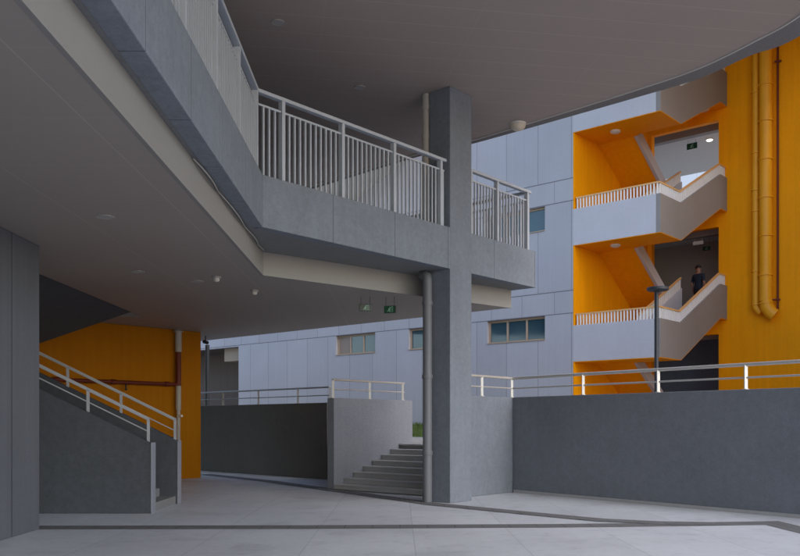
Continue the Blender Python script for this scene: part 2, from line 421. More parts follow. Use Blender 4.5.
# side wall of the steps: a narrow return and a lit face
sw = [SW, SWE, SWE + DL * 0.22, SW + DL * 0.22]
o = MB().prism(sw, 0, WT + 0.01).build('step_wall', M['stairwall'], bevel=0.012)
tag(o, 'grey stippled wall beside the outdoor steps, lit on its long face', 'wall')
# right: the stub beside the column and the long wall share one corner
nWi = nW
stub_end = K - ST * 2.05
t = thing('retaining_wall', 'long grey retaining wall on the right below the orange stair tower', 'wall', P3(K, 0))
MB().prism([K, KE, KE + nW * 0.25, K + nW * 0.25 + stubN * 0.0], 0, WT).build('wall_face', M['retain'], t, bevel=0.012)
o = MB().prism([stub_end, K + ST * 0.3, K + ST * 0.3 + stubN * 0.22, stub_end + stubN * 0.22], 0, WT - 0.002).build('return_face', M['column'], t, bevel=0.012)
MB().prism([K - nW * 0.02 + DW * .05, KE - nW * 0.02, KE, K + DW * .05], 0, 0.06).build('skirting', M['kerbpale'], t)

def guard(name, label, path, zt, posts, post_h=0.42, rails=((0.42, 0.026), (0.20, 0.014)), m='steel', ext=None):
    """metal rail on a wall top: path of plan points, posts given as plan points"""
    t = thing(name, label, 'railing', P3(path[0], zt))
    for h, r in rails:
        MB().tube([P3(p, zt + h) for p in path], r, 12).build('handrail' if h > 0.3 else 'mid_rail', M[m], t, smooth=True)
    for p in posts:
        MB().bar(P3(p, zt), P3(p, zt + post_h - 0.01), 0.05, 0.04).lathe([(0.055, 0), (0.055, 0.012)], P3(p, zt), 12).build('post', M[m], t)
    return t
def along(u, p, d): return p + d * onp(u, p, d)
# offsets to the middle of each wall
pA = A2 + nA * 0.12
guard('guard_rail', 'metal rail on top of the dark back retaining wall', [pA + DA * 12, pA + DA * 0.05], WT - .01,
      [along(u, pA, DA) for u in (223, 258.5, 298, 330)], m='steeldark')
pS = SW + DL * 0.11
pS0 = pS + DR * 0.06
g = guard('guard_rail', 'short metal rail on top of the stippled step wall', [pS0, pS + DR * 2.55], WT + 0.01,
      [pS + DR * 0.08, pS + DR * 1.3, pS + DR * 2.5], m='steel')
pK = K + nW * 0.12
pKc = isect(K + stubN * 0.11, ST, pK, DW)
g = guard('guard_rail', 'metal rail along the top of the right retaining wall', [stub_end + stubN * .11, pKc, pK + DW * 15], WT,
      [along(482, K + stubN * .11, ST), pKc] + [along(u, pK, DW) for u in (583.2, 658.3, 745.8)] + [pK + DW * 7.6, pK + DW * 9.6], m='steel')

# ------------------------------------------------------------------ column and its pipes
ca = onp(471.5, COLC, DR); cb = onp(429.3, COLC, DL)
fr = frame(COLC, DR)
t = tag(MB().box(0, ca, 0, cb, 0, ZU).build('concrete_column', M['column'], fr=Matrix.Translation(Vector((-DL.x * .004, -DL.y * .004, 0))) @ fr, bevel=0.012), 'grey rectangular concrete column passing up through the walkway', 'column')

def pipe(name, label, p, r, z0, z1, clamps, m, elbow=None):
    t = thing(name, label, 'pipe', P3(p, z0))
    path = [P3(p, z0), P3(p, z1)]
    if elbow: path = [P3(p, z0), P3(p, z1 - .12), P3(p + elbow * .03, z1 - .05), P3(p + elbow * 0.10, z1 - .01), P3(p + elbow * .3, z1)]
    MB().tube(path, r, 20).build('pipe', M[m], t, smooth=True)
    for z in clamps:
        MB().lathe([(r + .012, 0), (r + .014, .02), (r + .014, .06), (r + .012, .08)], P3(p, z), 20).build('collar', M[m], t, smooth=True)
    return t
pl = onp(429.6, COLC - DR * .16, DL)
PP = COLC - DR * 0.13 + DL * (cb - 0.06)
yp = PP.y
pipe('drainpipe', 'grey drainpipe against the foot of the column under the walkway', PP, 0.088, 0.0, FB - 0.06, (0.9, 2.35, 3.75), 'pvc', elbow=(DL * .6 + DR * .2))
PU = COLC + DL * (cb + 0.11) + DR * 0.05
pipe('drainpipe', 'pale drainpipe beside the upper column above the walkway railing', PU, 0.085, FB + .2, ZU, (5.7, 7.0, 7.55), 'pvcpale')

# ------------------------------------------------------------------ walkway (the raised deck)
t = thing('elevated_walkway', 'grey elevated walkway with panelled edge beams and a flat ceiling beneath', 'walkway', P3(C1, FB))
TH = 0.22
# right edge beam
sC2 = (C2 - C1).length
frR = frame(C1, DR)
MB().box(0, sC2, 0, TH, FB, FT).build('edge_beam', M['fascia'], t, fr=frR, bevel=0.008)
# left edge beam, running towards the viewer
LL = C1.y + 7.0
frL = frame(C1, (0.008, -1))
MB().box(-0.03, LL, -TH, -0.002, FB, FT).build('edge_beam', M['fascia'], t, fr=frL, bevel=0.008)
# return beam at the far end
MB().box(-sC2 - 0, -sC2 + .2, 0, 1, 0, 1) if False else None
frE = frame(C2, DL)
MB().box(TH + .002, 16, 0.0, TH, FB, FT).build('edge_beam', M['fascia'], t, fr=frE, bevel=0.008)
# deck
C1i = C1 + DL * 0.06
deck = [Vector((C1.x - .1, -7.0)), Vector((C1.x - .1, C1.y)) + DL * 0.1, C2 + DL * .05 - DR * .05, C2 + DL * 16 - DR * .05, Vector((-26, 40)), Vector((-26, -7.0))]
MB().prism(deck, FB + .006, FB + 0.16).build('deck', M['soffit'], t)
# suspended ceiling with a pale vertical edge
BL = Vector((B1.x + 0.02 * 1 + .0 , -7.0))
BL = Vector((B1.x + 0.008 * (B1.y + 7), -7.0))
ceil_poly = [BL, B1, B2, B2 + DL * 15, Vector((-6.08, 23.5)) ]
# the ceiling stops at the stair well on the left (x = -6.08)
bk = isect(B2, DL, (-6.08, 0), (0, 1))
WX = -6.08
ceil_poly = [BL, B1, B2, bk, Vector((WX, 14.2)), Vector((WX + .02, 12.06)), Vector((WX - 6, 12.06)), Vector((WX - 6, -7.0))]
MB().prism(ceil_poly, ZC, ZC + 0.10).build('ceiling', M['ceil'], t)
# left-back piece beyond the orange wall
bk2 = B2 + DL * 15
MB().prism([bk, bk2, Vector((bk2.x, 20.0)), Vector((WX - .002, 20.0))], ZC, ZC + .1).build('ceiling', M['ceil'], t)
# trim: vertical pale face just outside the ceiling edge, 3 mm below it
def offs(p, q, w):
    d = (q - p).normalized(); return Vector((d.y, -d.x)) * w
nb = offs(B1, B2, .05); nl = Vector((.05, 0))
kink = isect(B1 + nb, (B2 - B1), B1 + nl, (BL - B1))
tr = [BL + nl, kink, B2 + nb + (B2 - B1).normalized() * .04, B2 + (B2 - B1).normalized() * .04, B1, BL]
mb = MB().prism(tr, ZC - .006, FB + .004)
mb.build('ceiling_edge_trim', M['beige'], t)
eb = B2 + (B2 - B1).normalized() * .04
MB().prism([eb, eb + DL * 15, eb + DL * 15 - Vector(DR) * .05, eb - Vector(DR) * .05], ZC + .002, FB + .004).build('ceiling_edge_trim', M['beige'], t)
# loose white cable clipped along the soffit
cab = []
for i in range(41):
    q = i / 40; y = 9.3 + q * (B1.y - .35 - 9.3)
    sag = abs(math.sin(q * 3.2 * math.pi + .4 * math.sin(7 * q)))
    cab.append((B1.x + .07 + .008 * (B1.y - y) + .05 * sag, y, FB - .012 - 0.028 * sag))
tag(MB().tube(cab, 0.008, 6).build('cable', M['fitting'], smooth=True), 'thin pale cable running loosely along the soffit edge', 'cable')

# ------------------------------------------------------------------ walkway railings
def bal_rail(name, label, fr, L0, L1, posts, ymid, flip=1, end_post=True, sp=0.112, bw=.026, bd=.031):
    """railing in a local frame: x along, y across; ymid is the rail centre line"""
    o0 = fr @ Vector((L0, ymid, FT))
    t = thing(name, label, 'railing', tuple(o0))
    MB().box(L0, L1, ymid - .05, ymid + .05, RT - .055, RT).build('handrail', M['rail'], t, fr=fr, bevel=0.008)
    ps = sorted(posts)
    for p in ps:
        MB().box(p - .032, p + .032, ymid - .045, ymid + .045, FT + .012, RT - .056).box(p - .06, p + .06, ymid - .075, ymid + .075, FT + .0005, FT + .0115).build('post', M['rail'], t, fr=fr, bevel=0.004)
    ends = [L0] + [p for p in ps if L0 + .1 < p < L1 - .1] + [L1]
    for a, b in zip(ends[:-1], ends[1:]):
        a2, b2 = a + .033, b - .033
        mb = MB().box(a2, b2, ymid - bd / 2 - .0005, ymid + bd / 2 + .0005, RT - .235, RT - .205)
        nb_ = max(2, int((b2 - a2) / sp))
        for i in range(1, nb_ + 1):
            x = a2 + (b2 - a2) * i / (nb_ + 1)
            mb.box(x - bw / 2, x + bw / 2, ymid - bd / 2, ymid + bd / 2, FT + .001, RT - .2355)
        mb.build('baluster_panel', M['rail'], t, fr=fr)
    return t
sPost = [onp(u, COLC, DR) - onp(262.7, COLC, DR) for u in (286.7, 346.5, 398.0, 444.5)]
sCol = onp(450, COLC, DR) - onp(262.7, COLC, DR)
bal_rail('walkway_railing', 'pale vertical bar railing between the walkway corner and the column', frR, -0.045, sCol - .02, sPost, 0.11)
sR = [onp(u, COLC, DR) - onp(262.7, COLC, DR) for u in (474.5, 501.0, 531.0)]
bal_rail('walkway_railing', 'short pale railing to the right of the column at the walkway end', frR, sCol + ca + .02, sC2 - .06, sR, 0.11)
bal_rail('walkway_railing', 'pale railing seen edge on along the left walkway beam, nearest the viewer', frL, -0.05, LL - .1, [0.02 + 1.45 * i for i in range(0, 13)], -0.11, bd=.018)
bal_rail('walkway_railing', 'far return railing behind the short one at the walkway end', frE, 0.16, 12, [1.5 * i + 1.6 for i in range(0, 7)], 0.11)

# ------------------------------------------------------------------ upper ceiling with the curved edge
t = thing('roof_canopy', 'broad flat canopy ceiling overhead with a curved outer edge', 'canopy', (0, 10, ZU))
inner_px = [(303, 188.5), (425, 151.2), (472.6, 139.6), (560, 113.2), (640, 88), (700, 66.9), (756, 39.6), (800, 14.4)]
outer_px = [(303, 191.2), (425, 153.8), (472.6, 142.8), (560, 118.3), (640, 95.3), (700, 77.0), (749, 54.7), (800, 34.5)]
def curve(px, tail):
    pts = [cz(u, v, ZU) for u, v in px]
    pts = [pts[0] + (pts[0] - pts[1]) * 3.2] + pts + [Vector(p) for p in tail]
    out = []
    for i in range(1, len(pts) - 1):
        p0, p1, p2 = pts[i - 1], pts[i], pts[i + 1]
        p3 = pts[i + 2] if i + 2 < len(pts) else p2 + (p2 - p1)
        if i == 1:
            out.append(pts[0])
        for k in range(8):
            s = k / 8
            out.append(0.5 * ((2 * p1) + (p2 - p0) * s + (2 * p0 - 5 * p1 + 4 * p2 - p3) * s * s + (3 * p1 - p0 - 3 * p2 + p3) * s ** 3))
    out.append(pts[-1]); return out
ci = curve(inner_px, [(6.5, 11.2), (6.45, 8.6), (6.15, 5.5), (5.5, 2.0), (4.4, -2.0), (2.9, -6.5), (1.0, -11.0)])
co_ = curve(outer_px, [(7.1, 11.2), (7.05, 8.55), (6.73, 5.38), (6.05, 1.85), (4.95, -2.18), (3.44, -6.7), (1.55, -11.2)])
left = [Vector((-26, -11.0)), Vector((-26, 40))]
MB().prism(ci + left, ZU, ZU + .5).build('ceiling', M['ceil_up'], t)
mb = MB(); mt = MB(); 
for a, b, c, d in zip(ci[:-1], ci[1:], co_[1:], co_[:-1]):
    mb.prism([a, b, c, d], ZU - .022, ZU + .498)
mb.build('roof_edge', M['edge'], t, clean=True)
for a, b in zip(ci[:-1], ci[1:]):
    mt.bar(P3(a, ZU - .012), P3(b, ZU - .012), .03, .024)
mt.build('edge_bead', M['trim'], t, clean=False)

# ------------------------------------------------------------------ left wall, stair, orange wall
LWX = gp(39.5, 529.4)
fr = frame((LWX.x, LWX.y), (0, -1))
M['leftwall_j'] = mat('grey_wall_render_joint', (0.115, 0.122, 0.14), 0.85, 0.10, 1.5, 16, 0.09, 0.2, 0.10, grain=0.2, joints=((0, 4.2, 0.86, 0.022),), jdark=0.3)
tag(MB().box(0, 19.0, -0.35, 0, 0, ZC - .004).build('concrete_wall', M['leftwall_j'], fr=fr, bevel=0.01), 'tall grey wall with a vertical joint at the left, nearest the viewer', 'wall')

# staircase: two flights; the lower one rises to the left between two parapets
yn = gp(0, 513.7).y; xe = -249.2 / FL * yn
yf = 1.5 * FL / (504 - HZ)
t = thing('staircase', 'grey staircase with solid parapets rising to the left in front of the orange wall', 'staircase', (xe, yn, 0))
zr, sl = 1.17, 0.49
def par(y0, y1, m, name):
    xl = xe - 2.9
    poly = [(xe, 0.0), (xe, zr), (xl, zr + sl * 2.9), (xl - 1.6, zr + sl * 2.9), (xl - 1.6, 0)]
    o = MB().slab(poly, y0, y1, 'y').build(name, m, t, bevel=0.008)
    # pale end cap
    MB().box(xe + .0005, xe + .022, y0 - .01, y1 + .01, 0, zr + .012).build('end_cap', M['stairwall'], t, bevel=0.004)
    return o
par(yn, yn + .2, M['parapet'], 'parapet')
par(yf - .02, yf + .18, M['parapet'], 'parapet')
for i in range(10):
    x1 = xe - .03 - .3 * i
    MB().box(x1 - .3, x1, yn + .2005, yf - .0205, 0.0 if i == 0 else .15 * i - .02, .15 * (i + 1)).build('step', M['soffit'], t, bevel=0.006)
MB().box(xe - 4.5, xe - .03 - 3.0, yn + .2005, yf - .0205, 1.5, 1.65).build('half_landing', M['step'], t)
# railings on the parapets
for yy, off in ((yn + .1, 0), (yf + .08, 0.02)):
    a = Vector((xe - .06, yy, zr + .40)); d = Vector((-1, 0, sl)); L = 2.95
    rail = MB().bar(a, a + d * L, .04, .052)
    rail = rail.build('railing', M['greyrail'], t, bevel=.006)
    m2 = MB().bar(a + Vector((0, 0, -.21)), a + d * L + Vector((0, 0, -.21)), .018, .018).build('mid_rail', M['greyrail'], rail)
    for s in (0.01, 1.02, 2.02, 2.9):
        p = a + d * s
        MB().box(p.x - .02, p.x + .02, yy - .02, yy + .02, p.z - .415, p.z - .01).build('post', M['greyrail'], rail)
# upper flight: sloped soffit rising to the right up to the ceiling edge
q1 = Vector((-7.6, 14.25)); 
sof = MB()
Y0, Y1 = 12.4, 14.4
def szz(x): return ZC + .0 - .5 * (WX - x)
e1 = cz(133.3, 313.2, ZC); 
cv = Vector((WX, e1.y))
x2 = -9.2
yb1 = e1.y; yb2 = e1.y - (WX - x2) * 0.72
vs = [(WX, 12.1, ZC + .05), (WX, yb1, ZC + .05), (x2, yb2, szz(x2)), (x2, 12.1, szz(x2))]
vt = [(x, y, z + .25) for x, y, z in vs]
sof.add(vs + vt, [(0, 1, 2, 3), (7, 6, 5, 4), (0, 4, 5, 1), (1, 5, 6, 2), (2, 6, 7, 3), (3, 7, 4, 0)])
sof.build('upper_flight', M['parapet'], t)

OW = gp(200.7, 477.9)
fr = frame(OW, -DR)     # x runs towards the viewer and left, y to its left = right side (towards the viewer)
tag(MB().box(0, 9.5, -.25, 0, 0, ZC - .004).build('orange_wall', M['orange_shaded'], fr=fr), 'orange wall behind the staircase under the low ceiling', 'wall')

# fire riser and red branch pipe on the orange wall
RS = OW - DR * onp(175.0, OW, -DR) + (-DL) * 0.16
yr = RS.y
t = thing('fire_riser', 'white and dark red vertical fire pipe with a red branch on the orange wall', 'pipe', P3(RS, 0))
def zr_(v): return zat(v, yr)
MB().tube([P3(RS, 0), P3(RS, zr_(410))], .05, 14).build('lower_pipe', M['pvcpale'], t, smooth=True)
MB().tube([P3(RS, zr_(410)), P3(RS, zr_(386))], .07, 14).build('pale_sleeve', M['pvcpale'], t, smooth=True)
MB().tube([P3(RS, zr_(386)), P3(RS, zr_(352))], .072, 14).build('red_pipe', M['redpipe'], t, smooth=True)
MB().tube([P3(RS, zr_(352)), P3(RS, ZC - .004)], .085, 14).build('pale_sleeve', M['pvcpale'], t, smooth=True)
MB().lathe([(.13, 0), (.13, .02), (.09, .05)], P3(RS, ZC - .07), 16).build('ceiling_collar', M['pvcpale'], t, smooth=True)
bz = zr_(384.5)
br = [P3(RS, bz), P3(RS - DR * 5.2, bz)]
MB().tube(br, .048, 12).build('branch_pipe', M['redpipe'], t, smooth=True)
for k in (0.35, 1.9, 3.4):
    p = RS - DR * k
    MB().tube([P3(p - DR * .06, bz), P3(p + DR * .06, bz)], .065, 12).build('coupling', M['redpipe'], t, smooth=True)
p = RS - DR * 1.55
MB().tube([P3(p, bz), P3(p, bz - .14), P3(p, bz - .2)], [.02, .02, .035], 10).build('drain_valve', M['dark'], t, smooth=True)
p = RS - DL * .0
MB().tube([P3(RS - DL * .02, zr_(416)), P3(RS - DL * .16, zr_(416))], .035, 10).build('valve_handle', M['white'], t, smooth=True)

# small spot on the ceiling edge and thin grey post beyond the orange wall
p = along(207.3, A2 + nA * .9, DA)
tag(MB().tube([P3(p, TZ), P3(p, zat(345, p.y))], .07, 12).build('slim_post', M['dark'], smooth=True), 'slim dark post standing behind the back retaining wall beside the orange wall', 'post')
p = cz(205.5, 336.0, ZC)
t = thing('security_camera', 'tiny black security camera under the ceiling beside the orange wall', 'camera', P3(p, ZC - .25))
MB().tube([P3(p, ZC), P3(p, ZC - .14)], .018, 8).build('bracket', M['dark'], t, smooth=True)
MB().tube([(p.x - .06, p.y + .05, ZC - .16), (p.x + .07, p.y - .08, ZC - .2)], .05, 12).build('body', M['black'], t, smooth=True)

# ------------------------------------------------------------------ fittings on the ceilings
def downlight(u, v, z, r, label, grp, dome=False):
    p = cz(u, v, z)
    if dome:
        t = thing('smoke_detector', label, 'detector', P3(p, z), grp)
        MB().lathe([(r, -.001), (r, -.03), (r * .95, -.034)], P3(p, z), 20).build('base', M['fitting'], t, smooth=True)
        MB().lathe([(r * .7, -.035), (r * .66, -.07), (r * .4, -.09), (.0, -.093)], P3(p, z), 20).build('dome', M['diffuser'], t, smooth=True)
    else:
        t = thing('downlight', label, 'ceiling light', P3(p, z), grp)
        MB().lathe([(r, -.001), (r, -.012), (r * .93, -.014), (r * .84, -.006)], P3(p, z), 24).build('ring', M['fitting'], t, smooth=True)
        MB().lathe([(r * .83, -.010), (r * .5, -.0101)], P3(p, z), 24).build('diffuser', M['fitting'], t, smooth=True)
    return t
G1 = 'round lights recessed in the low ceiling'
downlight(105.5, 216.5, ZC, .11, 'round recessed light in the low ceiling, nearest the left wall', G1)
downlight(138, 271.5, ZC, .11, 'round recessed light in the low ceiling above the stair, middle one', G1)
downlight(197, 281, ZC, .11, 'round recessed light in the low ceiling just left of the detectors', G1)
downlight(216.5, 276.5, ZC, .075, 'small white smoke detector on the low ceiling, nearer the viewer', 'detectors on the low ceiling', True)
downlight(254.5, 290.0, ZC, .075, 'small white smoke detector on the low ceiling, farther from the orange wall', 'detectors on the low ceiling', True)
G2 = 'round lights in the upper ceiling'
downlight(278, 22, ZU, .105, 'round recessed light in the upper ceiling above the walkway corner', G2)
downlight(360, 87, ZU, .105, 'faint round recessed light in the upper ceiling left of the column', G2)
p = cz(518, 124.0, ZU - .02)
t = thing('dome_lamp', 'cream half dome lamp under the curved canopy edge', 'lamp', P3(p, ZU - .02))
MB().lathe([(.17, -.004), (.17, -.03), (.15, -.034)], P3(p, ZU), 24).build('base', M['white'], t, smooth=True)
MB().lathe([(.165 * math.cos(q), -.035 - .13 * math.sin(q)) for q in (math.pi / 2 * k / 8 for k in range(9))], P3(p, ZU), 28).build('diffuser', mat('cream_diffuser', (.66, .58, .46), .4, .03, 3, 20, .02, 0.0), t, smooth=True)

# exit signs
def exit_sign(u, v0, v1, y, w, zc, label, d, m_face, bright):
    """hanging sign with a running figure; d is the plan direction of its face"""
    p = Vector(((u - 400) / FL * y, y)); z1, z0 = zat(v0, y), zat(v1, y)
    fr = frame(p, d)
    t = thing('exit_sign', label, 'sign', P3(p, z0), 'hanging exit signs')
    MB().box(-w / 2, w / 2, -.015, .015, z0, z1).build('housing', M['signdark'], t, fr=fr, bevel=.004)
    h = z1 - z0
    mb = MB().box(-w / 2 + .012, w / 2 - .012, -.019, -.0155, z0 + .012, z1 - .012).build('face', M[m_face], t, fr=fr)
    # pictogram: door leaf and a running figure in pale green
    mb = MB(); y0_, y1_ = -.0225, -.0195
    cx, cz_ = 0, (z0 + z1) / 2
    mb.box(cx + .028, cx + .034, y0_, y1_, z0 + .02, z1 - .02); mb.box(cx + .058, cx + .064, y0_, y1_, z0 + .02, z1 - .02)
    mb.box(cx + .034, cx + .058, y0_, y1_, z1 - .027, z1 - .02)
    def limb(a, b, wd):
        a, b = Vector(a), Vector(b); n_ = Vector((-(b - a).y, (b - a).x)).normalized() * wd / 2
        q = [a + n_, b + n_, b - n_, a - n_]
        mb.slab([(cx + x.x * h, cz_ + x.y * h) for x in q], y0_, y1_, 'y')
    limb((-.02, .12), (-.12, -.1), .12); limb((-.12, -.1), (.04, -.2), .08); limb((.04, -.2), (-.02, -.36), .07)
    limb((-.12, -.1), (-.22, -.24), .08); limb((-.22, -.24), (-.36, -.22), .07); limb((-.02, .1), (.12, 0), .06); limb((-.04, .12), (-.2, .06), .06)
    mb.slab([(cx + (.03 + .075 * math.cos(q)) * h, cz_ + (.24 + .075 * math.sin(q)) * h) for q in (2 * math.pi * k / 10 for k in range(10))], y0_, y1_, 'y')
    mb.build('pictogram', M['signpale'], t, fr=fr)
    for sx in (-.35, .35):
        MB().tube([(sx * w, 0, z1), (sx * w, 0, zc)], .004, 6).build('rod', M['dark'], t, fr=fr)
    return t
exit_sign(365.5, 304.3, 311.2, 16.9, .26, ZC, 'grey green exit sign hanging from the low ceiling, farther from the column', (0.97, 0.24), 'signdark', 0)
exit_sign(390, 305.8, 313.2, 16.9, .24, ZC, 'green exit sign hanging from the low ceiling, nearer the column', (0.97, -0.24), 'signgreen', 1)

# ------------------------------------------------------------------ blue grey facade building
t = thing('grey_building', 'pale blue grey panelled building with strip windows behind the terrace', 'building', P3(FAC, TZ))
frF = frame(FAC, DL)            # x = distance from the tower, y outward
ZTOP = 16.0
wins = []
for zt_, zb_ in ((5.235, 4.40), (9.05, 8.19)):
    for a, b in ((1.1, 3.55), (5.05, 7.35), (9.15, 11.45)):
        wins.append((a, b, zb_, zt_))
holes = list(wins) + [(18.1, 40.0, TZ - 1, 5.19)]
MB().grid([-.0, 40], [0, ZTOP], holes, -.25, 0).build('wall', M['facade'], t, fr=frF)
for wi, (a, b, z0, z1) in enumerate(wins):
    yb = -.14
    mb = MB()
    f = .068
    mb.box(a, b, yb - .03, yb + .03, z1 - f, z1 - .001); mb.box(a, b, yb - .03, yb + .03, z0 + .001, z0 + f)
    n_ = 3
    for i in range(n_ + 1):
        x = a + (b - a) * i / n_
        x = min(max(x, a + f / 2 + .001), b - f / 2 - .001)
        mb.box(x - f / 2, x + f / 2, yb - .028, yb + .028, z0 + f, z1 - f)
    w = mb.build('window', M['tanframe'], t, fr=frF)
    MB().box(a - .0, b + .0, yb + .03, .03, z0 + .001, z0 + .03).build('sill', M['tanframe'], w, fr=frF)
    for i in range(n_):
        x0, x1 = a + (b - a) * i / n_ + f / 2, a + (b - a) * (i + 1) / n_ - f / 2
        blind = (wi == 2 and i == 2)
        MB().box(x0, x1, yb - .012, yb - .004, z0 + f, z1 - f).build('blind_panel' if blind else 'pane', M['blind'] if blind else M['glass'], w, fr=frF)
# recess at the far left
MB().box(18.1, 40, -2.2, -2.0, 0, 5.4).build('recess_wall', M['recess'], t, fr=frF)
MB().box(18.1, 18.3, -2.0, -.251, 0, 5.4).build('recess_wall', M['recess'], t, fr=frF)
MB().box(18.1, 40, -2.0, -.251, 5.2, 5.4).build('recess_ceiling', M['recess'], t, fr=frF)
MB().box(18.32, 19.6, -1.2, -.3, 4.55, 5.19).build('duct_box', M['corridor'], t, fr=frF)
# a raked soffit sloping down across the upper left of the facade
def fz(u, v):
    tt = onp(u, FAC, DL); y = FAC.y + DL.y * tt
    return tt, zat(v, y)
r1 = fz(414, 153.5); r2 = fz(350, 204.5)
sl_ = (r2[1] - r1[1]) / (r2[0] - r1[0])
x9 = r2[0] + 2.2
poly = [r1, r2, (x9, r2[1] + sl_ * 2.2), (x9, r2[1] + sl_ * 2.2 + 1.0), (r2[0], r2[1] + 1.0), (r1[0], r1[1] + .5), (r1[0] - .6, r1[1] + .5)]
MB().slab(poly, .003, 3.2, 'y').build('raked_soffit', M['facade_plain'], t, fr=frF)

# grass bank at the foot of the facade
mb = MB()
rg = random.Random(3)
mb.slab([(0.0, TZ - .002), (1.5, TZ - .002), (1.3, TZ + .12), (.5, TZ + .38), (.0, TZ + .42)], 2.0, 17.5, 'x')
for i in range(7000):
    x = rg.uniform(3.5, 12.5); y = rg.uniform(0.02, 1.48)
    zb = TZ + (.42 if y < .2 else .42 - (y - .2) / 1.3 * .40)
    a = rg.uniform(0, 6.28); h = rg.uniform(.07, .18); w = .014; l = rg.uniform(-.05, .05)
    dx, dy = math.cos(a) * w, math.sin(a) * w
    mb.add([(x - dx, y - dy, zb - .03), (x + dx, y + dy, zb - .03), (x + l + dy, y + l, zb + h)], [(0, 1, 2)])
fr = frF
me_pts = mb
# local slab was written in (x along, y out)
o = mb.build('grass', M['grass'], fr=fr, clean=False); struct(o, 'stuff')

# ------------------------------------------------------------------ orange stair tower
aR = 3.11; B_LAND, B_TOP, B_W = 1.59, 5.04, 5.66
t = thing('stair_tower', 'open stair tower with grey parapets, orange recesses and zigzag flights', 'stair tower', P3(FAC, TZ))
frT = frame(FAC, -DL)           # x to the right along the facade, y going back
ZUk = [-0.30, 3.58, 7.52, 11.35]
SILL = 1.24; HR = 1.64
MB().box(0.002, .045, .012, B_W - .002, TZ, ZTOP).build('side_wall', M['orange'], t, fr=frT)
for k, zu in enumerate(ZUk):
    if k == 0: continue
    zt_ = zu + SILL
    # landing slab with orange soffit
    MB().box(.05, aR - .16, .16, B_LAND, zu + .012, zu + .18).build('half_landing', M['step'], t, fr=frT)
    zs1 = zu + 1.70
    sofp = [(.004, zu - .004), (B_LAND, zu - .004), (B_TOP, zs1 - .004), (B_W - .01, zs1 - .004), (B_W - .01, zs1 + .011), (B_TOP, zs1 + .011), (B_LAND, zu + .011), (.004, zu + .011)]
    MB().slab(sofp, 1.56, aR - .004, 'x').build('flight_soffit', M['orange'], t, fr=frT)
    MB().box(.046, 1.558, .004, B_LAND + .1, zu - .004, zu + .011).build('landing_soffit', M['orange'], t, fr=frT)
    # front parapet, flush with the facade
    MB().box(0.0, aR - .151, 0, .15, zu + .012, zt_).build('front_parapet', M['tower'], t, fr=frT, bevel=.006)
    # outer parapet: level, rising, level
    side = [(0, zu + .012), (B_LAND, zu + .012), (B_TOP, zs1 + .012), (B_W - .005, zs1 + .012), (B_W - .005, zs1 + SILL), (B_TOP, zs1 + SILL), (B_LAND, zt_), (0, zt_)]
    MB().slab(side, aR - .15, aR, 'x').build('side_parapet', M['tower_shaded'], t, fr=frT, bevel=.006)
    # inner parapet beside the rising flight
    inn = [(B_LAND - .1, zu + .012), (B_LAND, zu + .012), (B_TOP, zs1 + .012), (B_TOP, zs1 + SILL), (B_LAND, zt_), (B_LAND - .1, zt_)]
    MB().slab(inn, 1.56, 1.68, 'x').build('inner_parapet', M['tower'], t, fr=frT, bevel=.006)
    # treads of the rising flight
    mb = MB()
    for i in range(11):
        b0 = B_LAND + (B_TOP - B_LAND) * i / 11; b1 = B_LAND + (B_TOP - B_LAND) * (i + 1) / 11
        mb.slab([(b0, zu + .02 + 1.7 * i / 11), (b1, zu + .02 + 1.7 * (i + 1) / 11), (b1, zu + .18 + 1.7 * (i + 1) / 11), (b0, zu + .18 + 1.7 * (i + 1) / 11)], 1.685, aR - .153, 'x')
    mb.build('tread', M['step'], t, fr=frT)
    MB().box(1.56, aR - .152, B_TOP + .002, B_W - .006, zs1 + .02, zs1 + .2).build('floor_landing', M['step'], t, fr=frT)
    # the other flight: from the floor below up to this landing
    fl = ZUk[k - 1] + 1.70
    so = [(B_LAND + .102, zu - .004), (B_TOP, fl - .004), (B_TOP, fl + .25), (B_LAND + .102, zu + .178)]
    MB().slab(so, .05, 1.40, 'x').build('flight_soffit', M['orange'], t, fr=frT)
    so = [(B_LAND + .102, zu - .03), (B_TOP, fl - .03), (B_TOP, fl + .42), (B_LAND + .102, zu + .42)]
    MB().slab(so, 1.402, 1.52, 'x').build('stringer', M['tower'], t, fr=frT)
    MB().box(.05, 1.52, B_TOP + .002, B_W - .006, fl + .02, fl + .2).build('floor_landing', M['step'], t, fr=frT)
    # railings
    def run(pts, name_y=None):
        hr = MB(); bl = MB()
        for (x0, y0, z0), (x1, y1, z1) in zip(pts[:-1], pts[1:]):
            hr.bar((x0, y0, z0 + HR - SILL - .025), (x1, y1, z1 + HR - SILL - .025), .07, .05)
            L_ = math.hypot(x1 - x0, y1 - y0); nb_ = max(2, int(L_ / .115))
            for i in range(nb_ + 1):
                s = (i + .5) / (nb_ + 1); x, y, z = x0 + (x1 - x0) * s, y0 + (y1 - y0) * s, z0 + (z1 - z0) * s
                bl.box(x - .02, x + .02, y - .02, y + .02, z - .02, z + HR - SILL - .05)
        h_ = hr.build('handrail', M['handrail'], t, fr=frT, clean=False)
        bl.build('baluster_panel', M['white'], h_, fr=frT, clean=False)
    run([(.08, .075, zt_), (aR - .075, .075, zt_)])
    run([(aR - .075, .075, zt_), (aR - .075, B_LAND, zt_), (aR - .075, B_TOP, zs1 + SILL), (aR - .075, B_W - .03, zs1 + SILL)])
    run([(1.62, B_LAND, zt_), (1.62, B_TOP, zs1 + SILL)])
    # far rail of the floor landing
    run([(1.46, B_TOP + .1, fl + 1.0), (.1, B_TOP + .1, fl + 1.0)]) if False else None
